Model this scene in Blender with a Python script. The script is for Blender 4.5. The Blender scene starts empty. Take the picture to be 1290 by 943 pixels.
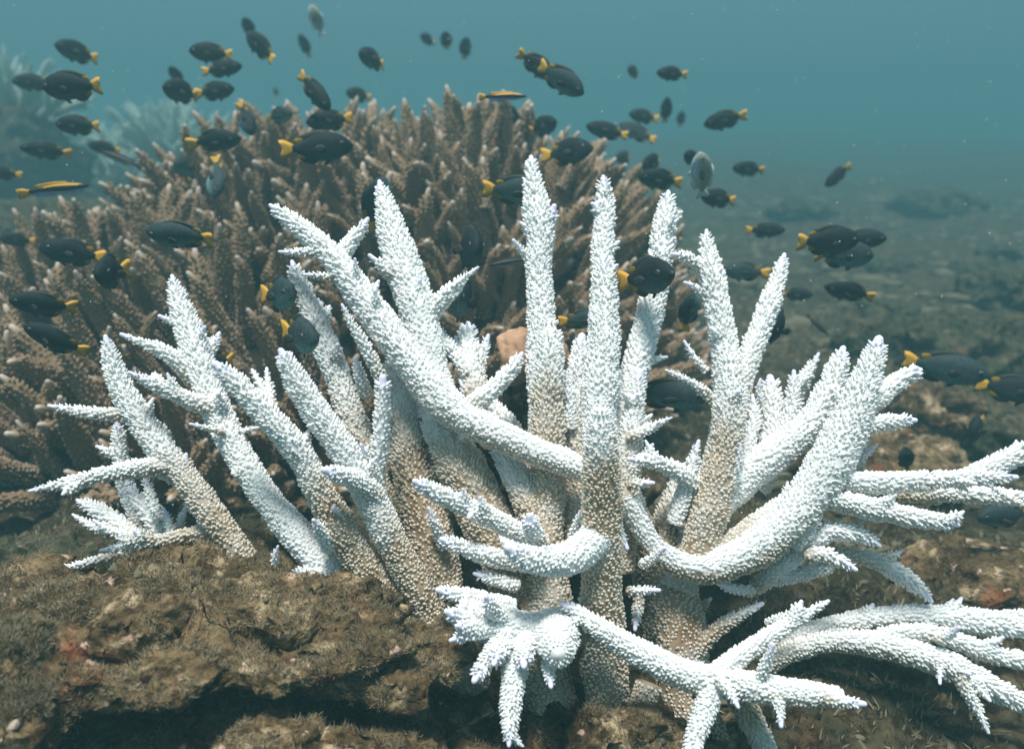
import bpy, bmesh, math, random
import numpy as np
from mathutils import Vector, Matrix

rng = np.random.default_rng(7)
random.seed(7)
scene = bpy.context.scene
COL = scene.collection

# ------------------------------------------------------------------ camera
CAM_Z, PITCH, FPX, W, H = 0.70, math.radians(18.0), 1012.0, 1290.0, 943.0
cam_data = bpy.data.cameras.new('camera')
cam_data.sensor_width = 36.0
cam_data.lens = FPX / W * 36.0
cam_data.clip_start, cam_data.clip_end = 0.02, 500.0
cam_data.dof.use_dof = True
cam_data.dof.focus_distance = 0.93
cam_data.dof.aperture_fstop = 3.4
cam = bpy.data.objects.new('camera', cam_data)
COL.objects.link(cam)
cam.location = (0, 0, CAM_Z)
cam.rotation_euler = (math.pi / 2 - PITCH, 0, 0)
scene.camera = cam
CF = np.array([0, math.cos(PITCH), -math.sin(PITCH)])
CU = np.array([0, math.sin(PITCH), math.cos(PITCH)])
CR = np.array([1.0, 0, 0])
CP = np.array([0, 0, CAM_Z])

def at(x, y, d):
    return CP + d * (CF + (x - W / 2) / FPX * CR - (y - H / 2) / FPX * CU)

# ------------------------------------------------------------------ water light (world), sun, exposure
SUN_EL, SUN_AZ = 79.0, -20.0      # elevation, azimuth from +Y towards +X
world = bpy.data.worlds.new('World'); scene.world = world; world.use_nodes = True
nt = world.node_tree; nt.nodes.clear()
def wn(t, **k):
    n = nt.nodes.new(t)
    for a, b in k.items(): setattr(n, a, b)
    return n
out = wn('ShaderNodeOutputWorld'); bg = wn('ShaderNodeBackground')
sky = wn('ShaderNodeTexSky', sky_type='NISHITA', sun_disc=False,
         sun_elevation=math.radians(SUN_EL), sun_rotation=math.radians(SUN_AZ))
tc = wn('ShaderNodeTexCoord'); sep = wn('ShaderNodeSeparateXYZ')
ramp = wn('ShaderNodeValToRGB')                   # what the water lets through, by height of the view
cr = ramp.color_ramp
cr.elements[0].position = 0.0; cr.elements[0].color = (0.010, 0.030, 0.032, 1)
cr.elements[1].position = 1.0; cr.elements[1].color = (0.56, 0.61, 0.70, 1)
e = cr.elements.new(0.44); e.color = (0.045, 0.11, 0.115, 1)
e = cr.elements.new(0.56); e.color = (0.122, 0.272, 0.328, 1)
e = cr.elements.new(0.72); e.color = (0.12, 0.30, 0.365, 1)
e = cr.elements.new(0.86); e.color = (0.38, 0.49, 0.55, 1)
mr = wn('ShaderNodeMath', operation='MULTIPLY_ADD'); mr.inputs[1].default_value = 0.5; mr.inputs[2].default_value = 0.5
bw = wn('ShaderNodeRGBToBW')
norm = wn('ShaderNodeMix', data_type='RGBA', blend_type='MIX'); norm.inputs[0].default_value = 0.88
norm.inputs[7].default_value = (8.0, 8.0, 8.0, 1)  # light scattered even by the water, little of the sky's own pattern
mul = wn('ShaderNodeMix', data_type='RGBA', blend_type='MULTIPLY'); mul.inputs[0].default_value = 1.0
L = nt.links.new
L(tc.outputs['Generated'], sep.inputs[0]); L(sep.outputs['Z'], mr.inputs[0]); L(mr.outputs[0], ramp.inputs[0])
L(sky.outputs[0], norm.inputs[6]); L(norm.outputs[2], mul.inputs[6]); L(ramp.outputs[0], mul.inputs[7])
L(mul.outputs[2], bg.inputs[0]); bg.inputs[1].default_value = 0.12
L(bg.outputs[0], out.inputs[0])

sun_d = bpy.data.lights.new('sun', 'SUN'); sun_d.energy = 5.0; sun_d.angle = math.radians(14)
sun_d.color = (1.0, 0.94, 0.87)
sun = bpy.data.objects.new('sun', sun_d); COL.objects.link(sun)
el, az = math.radians(SUN_EL), math.radians(SUN_AZ)
sdir = Vector((math.sin(az) * math.cos(el), -math.cos(az) * math.cos(el) * 1.0, math.sin(el)))
sun.rotation_euler = sdir.to_track_quat('Z', 'Y').to_euler()
sky.sun_rotation = math.radians(180 - SUN_AZ)

vs = scene.view_settings
vs.view_transform = 'Standard'; vs.look = 'None'; vs.gamma = 1.0; vs.exposure = 0.2; vs.use_curve_mapping = False
scene.render.engine = 'CYCLES'
cy = scene.cycles
cy.use_denoising = True; cy.max_bounces = 6; cy.diffuse_bounces = 3; cy.glossy_bounces = 2
cy.transmission_bounces = 4; cy.volume_bounces = 2; cy.transparent_max_bounces = 8
cy.caustics_reflective = False; cy.caustics_refractive = False

# ------------------------------------------------------------------ numpy noise
def _hash(ix, iy, iz, seed):
    h = (ix.astype(np.int64) * 374761393 + iy.astype(np.int64) * 668265263 + iz.astype(np.int64) * 2147483647 + seed * 974711) & 0xffffffff
    h = ((h ^ (h >> 13)) * 1274126177) & 0xffffffff
    h = ((h ^ (h >> 16)) * 2246822519) & 0xffffffff
    return ((h ^ (h >> 15)) & 0xffffff) / float(0xffffff)
def vnoise(p, seed=0):
    i = np.floor(p); f = p - i; f = f * f * (3 - 2 * f)
    x, y, z = i[:, 0], i[:, 1], i[:, 2]
    r = 0
    for dx in (0, 1):
        for dy in (0, 1):
            for dz in (0, 1):
                w = (f[:, 0] if dx else 1 - f[:, 0]) * (f[:, 1] if dy else 1 - f[:, 1]) * (f[:, 2] if dz else 1 - f[:, 2])
                r = r + w * _hash(x + dx, y + dy, z + dz, seed)
    return r * 2 - 1
def fbm(p, scale=1.0, octv=5, seed=0, gain=0.5, ridge=False):
    a, s, r, tot = 1.0, scale, 0, 0
    for o in range(octv):
        n = vnoise(p * s + 17.3 * o, seed + o)
        if ridge: n = 1 - 2 * np.abs(n)
        r = r + a * n; tot += a; a *= gain; s *= 2.03
    return r / tot

# ------------------------------------------------------------------ object helpers
def mesh_np(name, verts, faces, mat=None, smooth=True, coat=None, fmat=None):
    """faces: list of int arrays (N,3) / (N,4)"""
    me = bpy.data.meshes.new(name)
    verts = np.asarray(verts, dtype=np.float32)
    me.vertices.add(len(verts)); me.vertices.foreach_set('co', verts.ravel())
    loops = np.concatenate([f.ravel() for f in faces]).astype(np.int32)
    sizes = np.concatenate([np.full(len(f), f.shape[1]) for f in faces])
    starts = np.concatenate([[0], np.cumsum(sizes)[:-1]]).astype(np.int32)
    me.loops.add(len(loops)); me.loops.foreach_set('vertex_index', loops)
    me.polygons.add(len(sizes)); me.polygons.foreach_set('loop_start', starts)
    me.polygons.foreach_set('use_smooth', np.full(len(sizes), smooth))
    if isinstance(mat, (list, tuple)):
        for m in mat: me.materials.append(m)
        if fmat is not None: me.polygons.foreach_set('material_index', np.asarray(fmat, dtype=np.int32))
    elif mat: me.materials.append(mat)
    me.update(calc_edges=True)
    if coat is not None:
        ca = me.color_attributes.new('coat', 'FLOAT_COLOR', 'POINT')
        c4 = np.ones((len(verts), 4), dtype=np.float32); c4[:, :3] = coat
        ca.data.foreach_set('color', c4.ravel())
    return me
def obj(name, me, parent=None, kind=None):
    o = bpy.data.objects.new(name, me); COL.objects.link(o)
    if parent: o.parent = parent
    if kind: o['kind'] = kind
    return o
def tag(o, label, cat, group=None):
    o['label'] = label; o['category'] = cat
    if group: o['group'] = group
    return o
def thing(name, label, cat, loc=(0, 0, 0), group=None):
    o = bpy.data.objects.new(name, None); COL.objects.link(o); o.location = loc
    o.empty_display_size = 0.05
    return tag(o, label, cat, group)

# ------------------------------------------------------------------ materials
def mat_base(name, rough=0.7, spec=0.3):
    m = bpy.data.materials.new(name); m.use_nodes = True
    b = m.node_tree.nodes['Principled BSDF']
    b.inputs['Roughness'].default_value = rough
    b.inputs['Specular IOR Level'].default_value = spec
    return m, m.node_tree, b
def N(nt, t, **k):
    n = nt.nodes.new(t)
    for a, v in k.items(): setattr(n, a, v)
    return n
def noise(nt, scale, detail=5, rough=0.55, coord='Object', off=None):
    t = N(nt, 'ShaderNodeTexCoord'); n = N(nt, 'ShaderNodeTexNoise')
    n.inputs['Scale'].default_value = scale; n.inputs['Detail'].default_value = detail; n.inputs['Roughness'].default_value = rough
    if off:
        mp = N(nt, 'ShaderNodeMapping'); mp.inputs['Location'].default_value = off
        nt.links.new(t.outputs[coord], mp.inputs[0]); nt.links.new(mp.outputs[0], n.inputs[0])
    else: nt.links.new(t.outputs[coord], n.inputs[0])
    return n
def mix(nt, fac, a, b, bt='MIX'):
    n = N(nt, 'ShaderNodeMix', data_type='RGBA', blend_type=bt)
    for s, v in ((0, fac), (6, a), (7, b)):
        if hasattr(v, 'links') or isinstance(v, bpy.types.NodeSocket): nt.links.new(v, n.inputs[s])
        elif s == 0: n.inputs[0].default_value = v
        else: n.inputs[s].default_value = (*v, 1)
    return n.outputs[2]
def ramp2(nt, src, a, b):
    n = N(nt, 'ShaderNodeMapRange', interpolation_type='SMOOTHSTEP'); n.clamp = True
    nt.links.new(src, n.inputs[0]); n.inputs[1].default_value = a; n.inputs[2].default_value = b
    return n.outputs[0]
def bump(nt, b, h, strength, dist):
    n = N(nt, 'ShaderNodeBump'); n.inputs['Strength'].default_value = strength; n.inputs['Distance'].default_value = dist
    nt.links.new(h, n.inputs['Height']); nt.links.new(n.outputs[0], b.inputs['Normal'])

def coral_material(name, white, tan, knob, tipc, patch=(0.36, 0.25, 0.14), sss=0.0):
    m, t, b = mat_base(name, 0.75, 0.25)
    at_ = N(t, 'ShaderNodeAttribute', attribute_name='coat')
    s = N(t, 'ShaderNodeSeparateColor'); t.links.new(at_.outputs['Color'], s.inputs[0])
    n1 = noise(t, 28, 4); n2 = noise(t, 420, 3)
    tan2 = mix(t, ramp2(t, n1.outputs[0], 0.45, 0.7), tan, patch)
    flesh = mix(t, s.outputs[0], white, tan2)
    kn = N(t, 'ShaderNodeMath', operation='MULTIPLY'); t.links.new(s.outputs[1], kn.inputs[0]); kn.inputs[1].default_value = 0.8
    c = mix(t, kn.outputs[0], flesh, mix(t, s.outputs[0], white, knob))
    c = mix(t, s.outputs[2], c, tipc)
    dirt = mix(t, ramp2(t, n2.outputs[0], 0.35, 0.75), (1, 1, 1), (0.90, 0.90, 0.86))
    c = mix(t, 1.0, c, dirt, 'MULTIPLY')
    t.links.new(c, b.inputs['Base Color'])
    b.inputs['Subsurface Weight'].default_value = sss; b.inputs['Subsurface Radius'].default_value = (1.0, 0.8, 0.7); b.inputs['Subsurface Scale'].default_value = 0.004
    bump(t, b, noise(t, 900, 2).outputs[0], 0.35, 0.0008)
    return m
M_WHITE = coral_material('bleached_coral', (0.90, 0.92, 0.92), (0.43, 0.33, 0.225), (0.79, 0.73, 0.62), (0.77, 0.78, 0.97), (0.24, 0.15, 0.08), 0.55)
M_BROWN = coral_material('living_coral', (0.30, 0.21, 0.13), (0.13, 0.085, 0.05), (0.70, 0.56, 0.45), (0.64, 0.53, 0.45), (0.10, 0.075, 0.035))
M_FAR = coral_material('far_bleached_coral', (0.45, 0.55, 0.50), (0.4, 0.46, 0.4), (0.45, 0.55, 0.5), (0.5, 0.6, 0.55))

def rock_material(name, cols, sc=1.0, red=0.5):
    m, t, b = mat_base(name, 0.9, 0.15)
    a = noise(t, 9 * sc, 6, 0.6); c2 = noise(t, 26 * sc, 6, 0.65, off=(3, 1, 2)); d = noise(t, 75 * sc, 5, 0.7, off=(7, 4, 1)); e_ = noise(t, 14 * sc, 4, 0.5, off=(1, 8, 5))
    col = mix(t, ramp2(t, a.outputs[0], 0.38, 0.62), cols[0], cols[1])
    col = mix(t, ramp2(t, c2.outputs[0], 0.50, 0.66), col, cols[2])
    r_ = N(t, 'ShaderNodeMath', operation='MULTIPLY'); t.links.new(ramp2(t, e_.outputs[0], 0.56, 0.68), r_.inputs[0]); r_.inputs[1].default_value = red
    col = mix(t, r_.outputs[0], col, (0.30, 0.11, 0.05))
    pk = noise(t, 48 * sc, 3, 0.5, off=(9, 2, 4))
    col = mix(t, ramp2(t, pk.outputs[0], 0.64, 0.72), col, cols[3])
    dk = mix(t, ramp2(t, d.outputs[0], 0.36, 0.58), (0.30, 0.26, 0.22), (1, 1, 1))
    col = mix(t, 1.0, col, dk, 'MULTIPLY')
    t.links.new(col, b.inputs['Base Color'])
    hsum = N(t, 'ShaderNodeMath', operation='MULTIPLY_ADD'); t.links.new(d.outputs[0], hsum.inputs[0]); hsum.inputs[1].default_value = 0.6
    t.links.new(c2.outputs[0], hsum.inputs[2])
    bump(t, b, hsum.outputs[0], 1.0, 0.012)
    return m
M_ROCK = rock_material('encrusted_rock', [(0.08, 0.055, 0.025), (0.23, 0.165, 0.085), (0.50, 0.39, 0.24), (0.66, 0.48, 0.38)], 1.0, 0.6)
M_ROCK2 = rock_material('far_rock', [(0.045, 0.055, 0.03), (0.085, 0.085, 0.05), (0.14, 0.125, 0.075), (0.20, 0.165, 0.12)], 0.7, 0.2)
M_SEABED = rock_material('seabed', [(0.045, 0.042, 0.022), (0.085, 0.072, 0.04), (0.15, 0.125, 0.07), (0.22, 0.17, 0.12)], 0.9, 0.12)
def plain(name, col, rough=0.6, spec=0.3, vary=0.35, scale=60):
    m, t, b = mat_base(name, rough, spec)
    n = noise(t, scale, 4)
    c = mix(t, n.outputs[0], tuple(x * (1 - vary) for x in col), tuple(min(1, x * (1 + vary)) for x in col))
    t.links.new(c, b.inputs['Base Color'])
    return m
M_TURF = plain('algae', (0.24, 0.205, 0.13), 0.9, 0.1, 0.65, 22)
M_RUBBLE = plain('coral_rubble', (0.15, 0.135, 0.09), 0.9, 0.1, 0.6, 40)
M_BITP = plain('pale_crust', (0.50, 0.40, 0.32), 0.85, 0.1, 0.4, 50)
M_BITR = plain('rust_crust', (0.25, 0.09, 0.045), 0.85, 0.1, 0.5, 50)
M_SPECK = plain('pale_speck', (0.6, 0.66, 0.62), 0.8, 0.1, 0.2, 40)

# ------------------------------------------------------------------ coral branch builder
def resample(pts, step):
    """pts (n,k) -> Catmull-Rom samples about step apart (first three columns are position)"""
    P = np.vstack([2 * pts[0] - pts[1], pts, 2 * pts[-1] - pts[-2]])
    o = []
    for i in range(1, len(P) - 2):
        p0, p1, p2, p3 = P[i - 1], P[i], P[i + 1], P[i + 2]
        n = max(2, int(np.linalg.norm(p2[:3] - p1[:3]) / step))
        t = np.linspace(0, 1, n, endpoint=False)[:, None]
        o.append(0.5 * ((2 * p1) + (-p0 + p2) * t + (2 * p0 - 5 * p1 + 4 * p2 - p3) * t ** 2 + (-p0 + 3 * p1 - 3 * p2 + p3) * t ** 3))
    o.append(P[-2][None]); return np.vstack(o)

def branch_geo(path, spacing, knob_r, knob_l, sides=12, ksides=5, seed=0, tan=(0.4, 1.0), under=0.5, wob=0.22, tipsz=1.0, amt=1.0):
    """path (n,4): x y z radius, tip first. Returns verts, quads, tris, coat"""
    r_ = np.random.default_rng(seed)
    S = resample(path, max(spacing * 0.8, 0.002))
    P, R = S[:, :3], np.maximum(S[:, 3], 0.001)
    n = len(P)
    T = np.gradient(P, axis=0); T /= np.linalg.norm(T, axis=1)[:, None] + 1e-9      # from tip to base
    seg = np.linalg.norm(np.diff(P, axis=0), axis=1); sl = np.concatenate([[0], np.cumsum(seg)]); Ltot = sl[-1]
    u = np.cross(T[0], [0.3, 0.2, 0.9]); u /= np.linalg.norm(u)
    Uv = np.zeros_like(P); Vv = np.zeros_like(P)
    for i in range(n):
        u = u - T[i] * np.dot(u, T[i]); u /= np.linalg.norm(u); Uv[i] = u; Vv[i] = np.cross(T[i], u)
    ph = np.linspace(0, 2 * np.pi, sides, endpoint=False)
    # rounded tip: extra rings
    k = 3
    tipP = np.array([P[0] - T[0] * R[0] * math.sin(a) * 1.1 for a in np.linspace(1.35, 0.35, k)])
    tipR = np.array([R[0] * math.cos(a) for a in np.linspace(1.35, 0.35, k)])
    PP = np.vstack([tipP, P]); RR = np.concatenate([tipR, R]); UU = np.vstack([np.repeat(Uv[:1], k, 0), Uv]); VV = np.vstack([np.repeat(Vv[:1], k, 0), Vv])
    ring = PP[:, None] + RR[:, None, None] * (np.cos(ph)[None, :, None] * UU[:, None] + np.sin(ph)[None, :, None] * VV[:, None])
    nr = len(PP)
    rv = ring.reshape(-1, 3)
    cen = np.repeat(PP, sides, 0)
    w = 1 + wob * fbm(rv, 28.0, 3, seed % 97)
    rv = cen + (rv - cen) * w[:, None]
    verts = np.vstack([rv, (P[0] - T[0] * R[0] * 1.15)[None]])
    i, j = np.meshgrid(np.arange(nr - 1), np.arange(sides), indexing='ij')
    i, j = i.ravel(), j.ravel(); j2 = (j + 1) % sides
    quads = [np.stack([i * sides + j, i * sides + j2, (i + 1) * sides + j2, (i + 1) * sides + j], 1)]
    jj = np.arange(sides)
    tris = [np.stack([np.full(sides, nr * sides), (jj + 1) % sides, jj], 1)]
    slr = np.concatenate([np.zeros(k), sl])
    horiz = 1 - np.abs(T[:, 2])
    def pig_shade(frac, nz, pos, hz=1.0):
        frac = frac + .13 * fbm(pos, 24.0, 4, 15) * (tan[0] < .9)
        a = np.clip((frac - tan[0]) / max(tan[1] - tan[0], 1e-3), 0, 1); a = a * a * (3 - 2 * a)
        p = a + under * hz * np.clip((0.50 - nz) / 0.95, 0, 1) * np.clip(frac * 3.0 - 0.45, 0, 1)  # underside tan: living tissue colour with some shade painted in
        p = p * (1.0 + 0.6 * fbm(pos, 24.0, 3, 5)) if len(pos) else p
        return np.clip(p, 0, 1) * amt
    fr = np.repeat(slr / Ltot, sides)
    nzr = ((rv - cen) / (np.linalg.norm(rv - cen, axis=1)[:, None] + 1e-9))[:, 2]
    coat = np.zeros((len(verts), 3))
    coat[:-1, 0] = pig_shade(fr, nzr, rv, np.repeat(np.concatenate([np.full(k, horiz[0]), horiz]), sides))
    tipsz = tipsz * (0.02 if R[0] > 4.5 * knob_r else 1.5)
    tipfade = np.clip(1 - np.repeat(slr, sides) / (0.012 * tipsz + 1e-6), 0, 1); coat[:-1, 2] = tipfade; coat[-1, 2] = 1
    # corallites
    rows = np.arange(spacing * 1.5, Ltot - spacing * 0.3, spacing * 0.87)
    ks, ka = [], []
    for q, s in enumerate(rows):
        rr = np.interp(s, sl, R); m = max(4, int(round(2 * np.pi * rr / spacing)))
        a = (np.arange(m) + 0.5 * (q % 2)) / m * 2 * np.pi + q * 0.13 + r_.normal(0, 0.10, m)
        ks.append(s + r_.normal(0, spacing * 0.14, m)); ka.append(a)
    if ks:
        ks = np.clip(np.concatenate(ks), 0, Ltot); ka = np.concatenate(ka)
        keep = r_.random(len(ks)) > 0.06; ks, ka = ks[keep], ka[keep]
        dome = np.zeros(len(ks))
        if R[0] > 4.5 * knob_r:
            for th in np.arange(math.pi / 2 - spacing * .8 / R[0], 0.5, -spacing * .85 / R[0]):
                m_ = max(3, int(2 * np.pi * R[0] * math.sin(th) / spacing))
                ks = np.concatenate([ks, np.zeros(m_)]); ka = np.concatenate([ka, np.arange(m_) / m_ * 6.283 + th * 9]); dome = np.concatenate([dome, np.full(m_, math.pi / 2 - th)])
        g = lambda A: np.stack([np.interp(ks, sl, A[:, c]) for c in range(3)], 1)
        p, t, uu, vv = g(P), g(T), g(Uv), g(Vv); rr = np.interp(ks, sl, R)
        nd = np.cos(ka)[:, None] * uu + np.sin(ka)[:, None] * vv; nd /= np.linalg.norm(nd, axis=1)[:, None]
        nd = nd * np.cos(dome)[:, None] - t * np.sin(dome)[:, None]
        frac = ks / Ltot
        lift = np.clip(1.15 - 0.55 * frac, 0.45, 1.1) * np.clip(rr / (knob_r * 3.0), 0.45, 1) * r_.uniform(0.7, 1.25, len(ks)) * (0.95 + .3 * fbm(p, 60.0, 2, 9))
        ax = nd - t * ((0.88 - 0.35 * frac) * (dome == 0))[:, None] + r_.normal(0, 0.07, nd.shape); ax /= np.linalg.norm(ax, axis=1)[:, None]
        rr = rr * (1 + wob * fbm(p + nd * rr[:, None], 28.0, 3, seed % 97))
        b0 = p + nd * (rr * 0.93)[:, None]
        e1 = np.cross(ax, uu + .37 * vv); e1 /= np.linalg.norm(e1, axis=1)[:, None] + 1e-9; e2 = np.cross(ax, e1)
        kr = knob_r * (1 + .3 * frac) * r_.uniform(0.8, 1.2, len(ks)) * np.clip(rr / (knob_r * 3.2), 0.5, 1)
        kl = knob_l * lift
        m = len(ks); prof = [(0.0, 1.3), (0.72, 0.84)]; nl = len(prof)
        kp = np.linspace(0, 2 * np.pi, ksides, endpoint=False)
        V = []
        for h, rad in prof:
            V.append((b0 + ax * (kl * h)[:, None])[:, None] + (kr * rad)[:, None, None] * (np.cos(kp)[None, :, None] * e1[:, None] + np.sin(kp)[None, :, None] * e2[:, None]))
        V.append((b0 + ax * kl[:, None])[:, None])
        V = np.concatenate(V, 1); per = nl * ksides + 1
        base = len(verts) + np.arange(m)[:, None] * per
        qd, tr = [], []
        for lv in range(nl - 1):
            for c in range(ksides):
                c2 = (c + 1) % ksides
                qd.append(np.concatenate([base + lv * ksides + c, base + lv * ksides + c2, base + (lv + 1) * ksides + c2, base + (lv + 1) * ksides + c], 1))
        for c in range(ksides):
            tr.append(np.concatenate([base + (nl - 1) * ksides + c, base + (nl - 1) * ksides + (c + 1) % ksides, base + nl * ksides], 1))
        quads += qd; tris += tr
        pg = pig_shade(frac, nd[:, 2], p + nd * rr[:, None], np.interp(ks, sl, horiz))
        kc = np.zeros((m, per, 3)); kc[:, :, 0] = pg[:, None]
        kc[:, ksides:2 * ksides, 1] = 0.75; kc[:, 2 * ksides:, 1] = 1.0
        kc[:, :, 2] = np.clip(1 - ks / (0.012 * tipsz), 0, 1)[:, None] * (tipsz > .05)
    if tipsz < .05: coat[:, 2] = 0
    if ks is not None and len(rows):
        verts = np.vstack([verts, V.reshape(-1, 3)]); coat = np.vstack([coat, kc.reshape(-1, 3)])
    return verts, np.vstack(quads), np.vstack(tris), coat

# ------------------------------------------------------------------ bleached staghorn colonies
# every branch: pixel-measured outline "x,y,radius ..." tip first, depth of tip and base, pigment start/end, underside tan (pigment plus painted shade)
BR = {'main': [], 'left': [], 'low': []}
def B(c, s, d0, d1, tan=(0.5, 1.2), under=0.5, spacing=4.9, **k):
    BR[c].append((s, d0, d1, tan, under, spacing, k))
# -- left colony
B('left', '133,424,6 141,455,13 155,492,17 185,540,20 225,592,21 268,648,21 305,700,22 335,742,24', .93, .95, (0.25, 0.8), .3)
B('left', '62,511,5 85,515,8 115,520,10 158,522,12', .92, .935)
B('left', '38,618,5 65,612,8 100,605,11 150,594,13 200,588,14 238,600,14', .86, .945, (.6, 1.1))
B('left', '148,532,8 150,560,11 155,600,13 168,640,13 180,680,13', .99, 1.0)
B('left', '98,630,6 122,642,11 150,660,14 180,690,16', 1.0, .97)
B('left', '160,612,6 182,640,12 205,672,14 222,700,14', .99, .98)
B('left', '128,693,6 160,687,9 205,680,11 250,672,12 290,668,13', .93, .96, (.2, .9))
B('left', '68,722,5 86,716,8 112,708,9 150,700,9', .93, .95)
B('left', '235,638,5 228,655,8 222,680,9', .97, .98)
B('left', '217,348,6 222,368,11 229,392,16 240,425,20 252,462,22 266,500,22 288,547,22 312,590,22 342,635,23 372,672,24 402,708,25 440,745,26', .97, .92, (.75, 1.6), .3)
B('left', '201,398,5 214,404,7 235,415,9', .95, .965)
B('left', '276,420,6 268,436,9 256,458,11', .98, .965)
B('left', '258,412,5 252,425,8 245,440,9', .95, .965)
B('left', '153,421,5 175,430,8 200,440,11 226,456,14 250,482,16', .93, .96)
B('left', '163,469,5 185,479,9 212,492,12 245,506,14 275,515,14', .90, .945, (.6, 1.3), .6)
B('left', '240,534,4 256,538,6 282,545,7', .90, .93)
B('left', '327,538,4 312,541,6 292,548,7', .95, .94)
B('left', '368,720,7 385,721,9 412,728,10', .90, .92)
# -- centre left of the main colony
B('main', '272,459,9 292,478,14 320,508,17 350,538,19 376,570,20 396,605,22 415,640,24 442,690,27 480,745,28 520,800,30 545,840,30', .85, .95, (.25, .52), 1.0)
B('main', '354,442,8 362,458,13 376,486,18 398,518,20 422,552,22 448,592,22 472,638,23 497,690,25 528,745,26 552,800,28 575,850,28', .87, .94, (.40, .68), .8)
B('main', '409,592,9 428,598,13 450,606,15 475,625,16', .85, .90)
B('main', '420,640,6 432,650,8 450,665,9', .88, .93)
B('main', '318,466,5 328,485,8 342,520,10', .97, .93)
B('main', '336,464,5 338,485,8 344,520,10', .98, .93)
B('main', '341,259,6 356,270,11 380,288,14 402,306,16 430,338,19 462,382,22 500,432,25 536,480,27 568,515,27 610,540,25 655,560,24 700,578,22 738,594,18', .97, .925, (.95, 1.6), 1.3)
B('main', '352,317,4 368,318,7 392,318,9 415,322,10', .94, .965)
B('main', '384,346,5 400,347,7 425,350,9', .94, .96)
B('main', '368,330,6 376,352,12 390,388,16 408,430,19 424,470,20 440,520,21 462,580,22 490,650,24', 1.02, 1.0, (.35, .9), .5)
B('main', '463,276,6 450,294,10 436,314,13 425,340,14', .99, .97)
B('main', '478,229,6 483,250,12 492,285,21 505,325,27 520,370,29 532,415,27 545,460,25 558,510,24', 1.03, .98, (.8, 1.4), .5)
B('main', '520,304,5 512,316,8 500,330,12', 1.01, 1.02)
B('main', '466,322,6 480,334,9 498,346,13', .99, 1.0)
B('main', '602,337,4 585,350,8 564,370,12 545,392,15 535,415,16', .99, 1.0)
B('main', '431,384,4 444,410,8 462,440,10 482,480,11', .93, .95)
B('main', '482,476,9 482,510,12 480,550,13 476,600,13 478,640,13', .92, .95, (.9, 1.6), .2, 6.0)
B('main', '448,452,6 452,470,9 462,500,11', .96, .98)
B('main', '590,408,7 589,428,14 592,455,19 600,500,22', 1.04, 1.0)
B('main', '615,423,6 610,440,9 600,470,12', 1.03, 1.02)
B('main', '574,425,5 580,440,8 590,462,10', 1.03, 1.02)
B('main', '657,446,7 645,464,11 625,486,14 600,506,16 575,520,16', .97, .94)
# big tan trunks at the heart of the colony
B('main', '500,470,22 512,540,30 528,620,34 548,700,35 565,790,36 590,870,38', 1.01, .98, (.0, .35), .6)
B('main', '548,520,24 575,580,34 605,640,38 640,710,40 672,800,40 695,890,42', .985, .96, (.0, .25), .6)
B('main', '630,560,16 655,610,24 678,660,28 690,720,30 700,800,34', .97, .93, (.0, .4), .6)
B('main', '605,500,14 640,540,18 670,590,22 690,640,24', 1.02, .99, (.2, .8), .5)
B('main', '862,590,12 848,640,22 838,700,32 850,760,38 862,850,44 868,930,46', 1.0, .97, (.0, .3), .6)
B('main', '792,600,10 800,640,18 812,690,26 830,760,30 842,840,34 850,920,36', 1.02, 1.0, (.0, .3), .6)
# -- centre columns
B('main', '669,198,6 670,216,11 673,240,15 677,272,21 680,300,22 679,330,20 680,370,20 682,420,22 685,480,25 688,540,26 692,610,26', 1.05, .99, (.6, 1.4), .2)
B('main', '698,260,7 694,276,10 686,298,13', 1.03, 1.04)
B('main', '647,303,5 656,314,7 672,334,10', 1.02, 1.04)
B('main', '692,412,13 693,440,20 690,490,24 690,550,26 690,620,27 686,700,29 686,790,30 690,900,34', .965, .95, (.0, .32), .3)
B('main', '760,223,6 761,240,11 762,268,15 760,300,16 758,350,17 756,420,20', 1.06, 1.02, (.9, 1.5), .3)
B('main', '760,324,9 761,345,15 762,385,20 760,430,24 757,480,27 755,540,28 756,600,28', .99, .96, (.95, 1.6), .3)
B('main', '842,242,6 840,262,12 836,292,17 830,335,19 820,390,20 806,445,22 792,500,25 778,560,27 770,620,28', 1.06, .99, (.7, 1.3), .3)
B('main', '733,425,10 728,470,16 726,530,20 728,600,22 726,680,24', 1.0, .97, (.2, .8), .3)
B('main', '806,470,9 800,510,15 792,570,19 786,640,22 784,720,22', .985, .97, (.2, .9), .3)
B('main', '757,524,15 757,548,23 757,590,28 758,640,29 758,700,30 758,770,32 762,850,34 768,940,38', .86, .95, (0.0, .24), .3)
B('main', '846,526,3 832,532,7 812,543,9 790,552,11', .95, .965)
B('main', '793,578,7 815,580,10 840,587,12 868,604,13 900,630,14', .92, .97)
B('main', '823,608,5 812,608,8 790,612,9', .92, .93)
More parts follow.
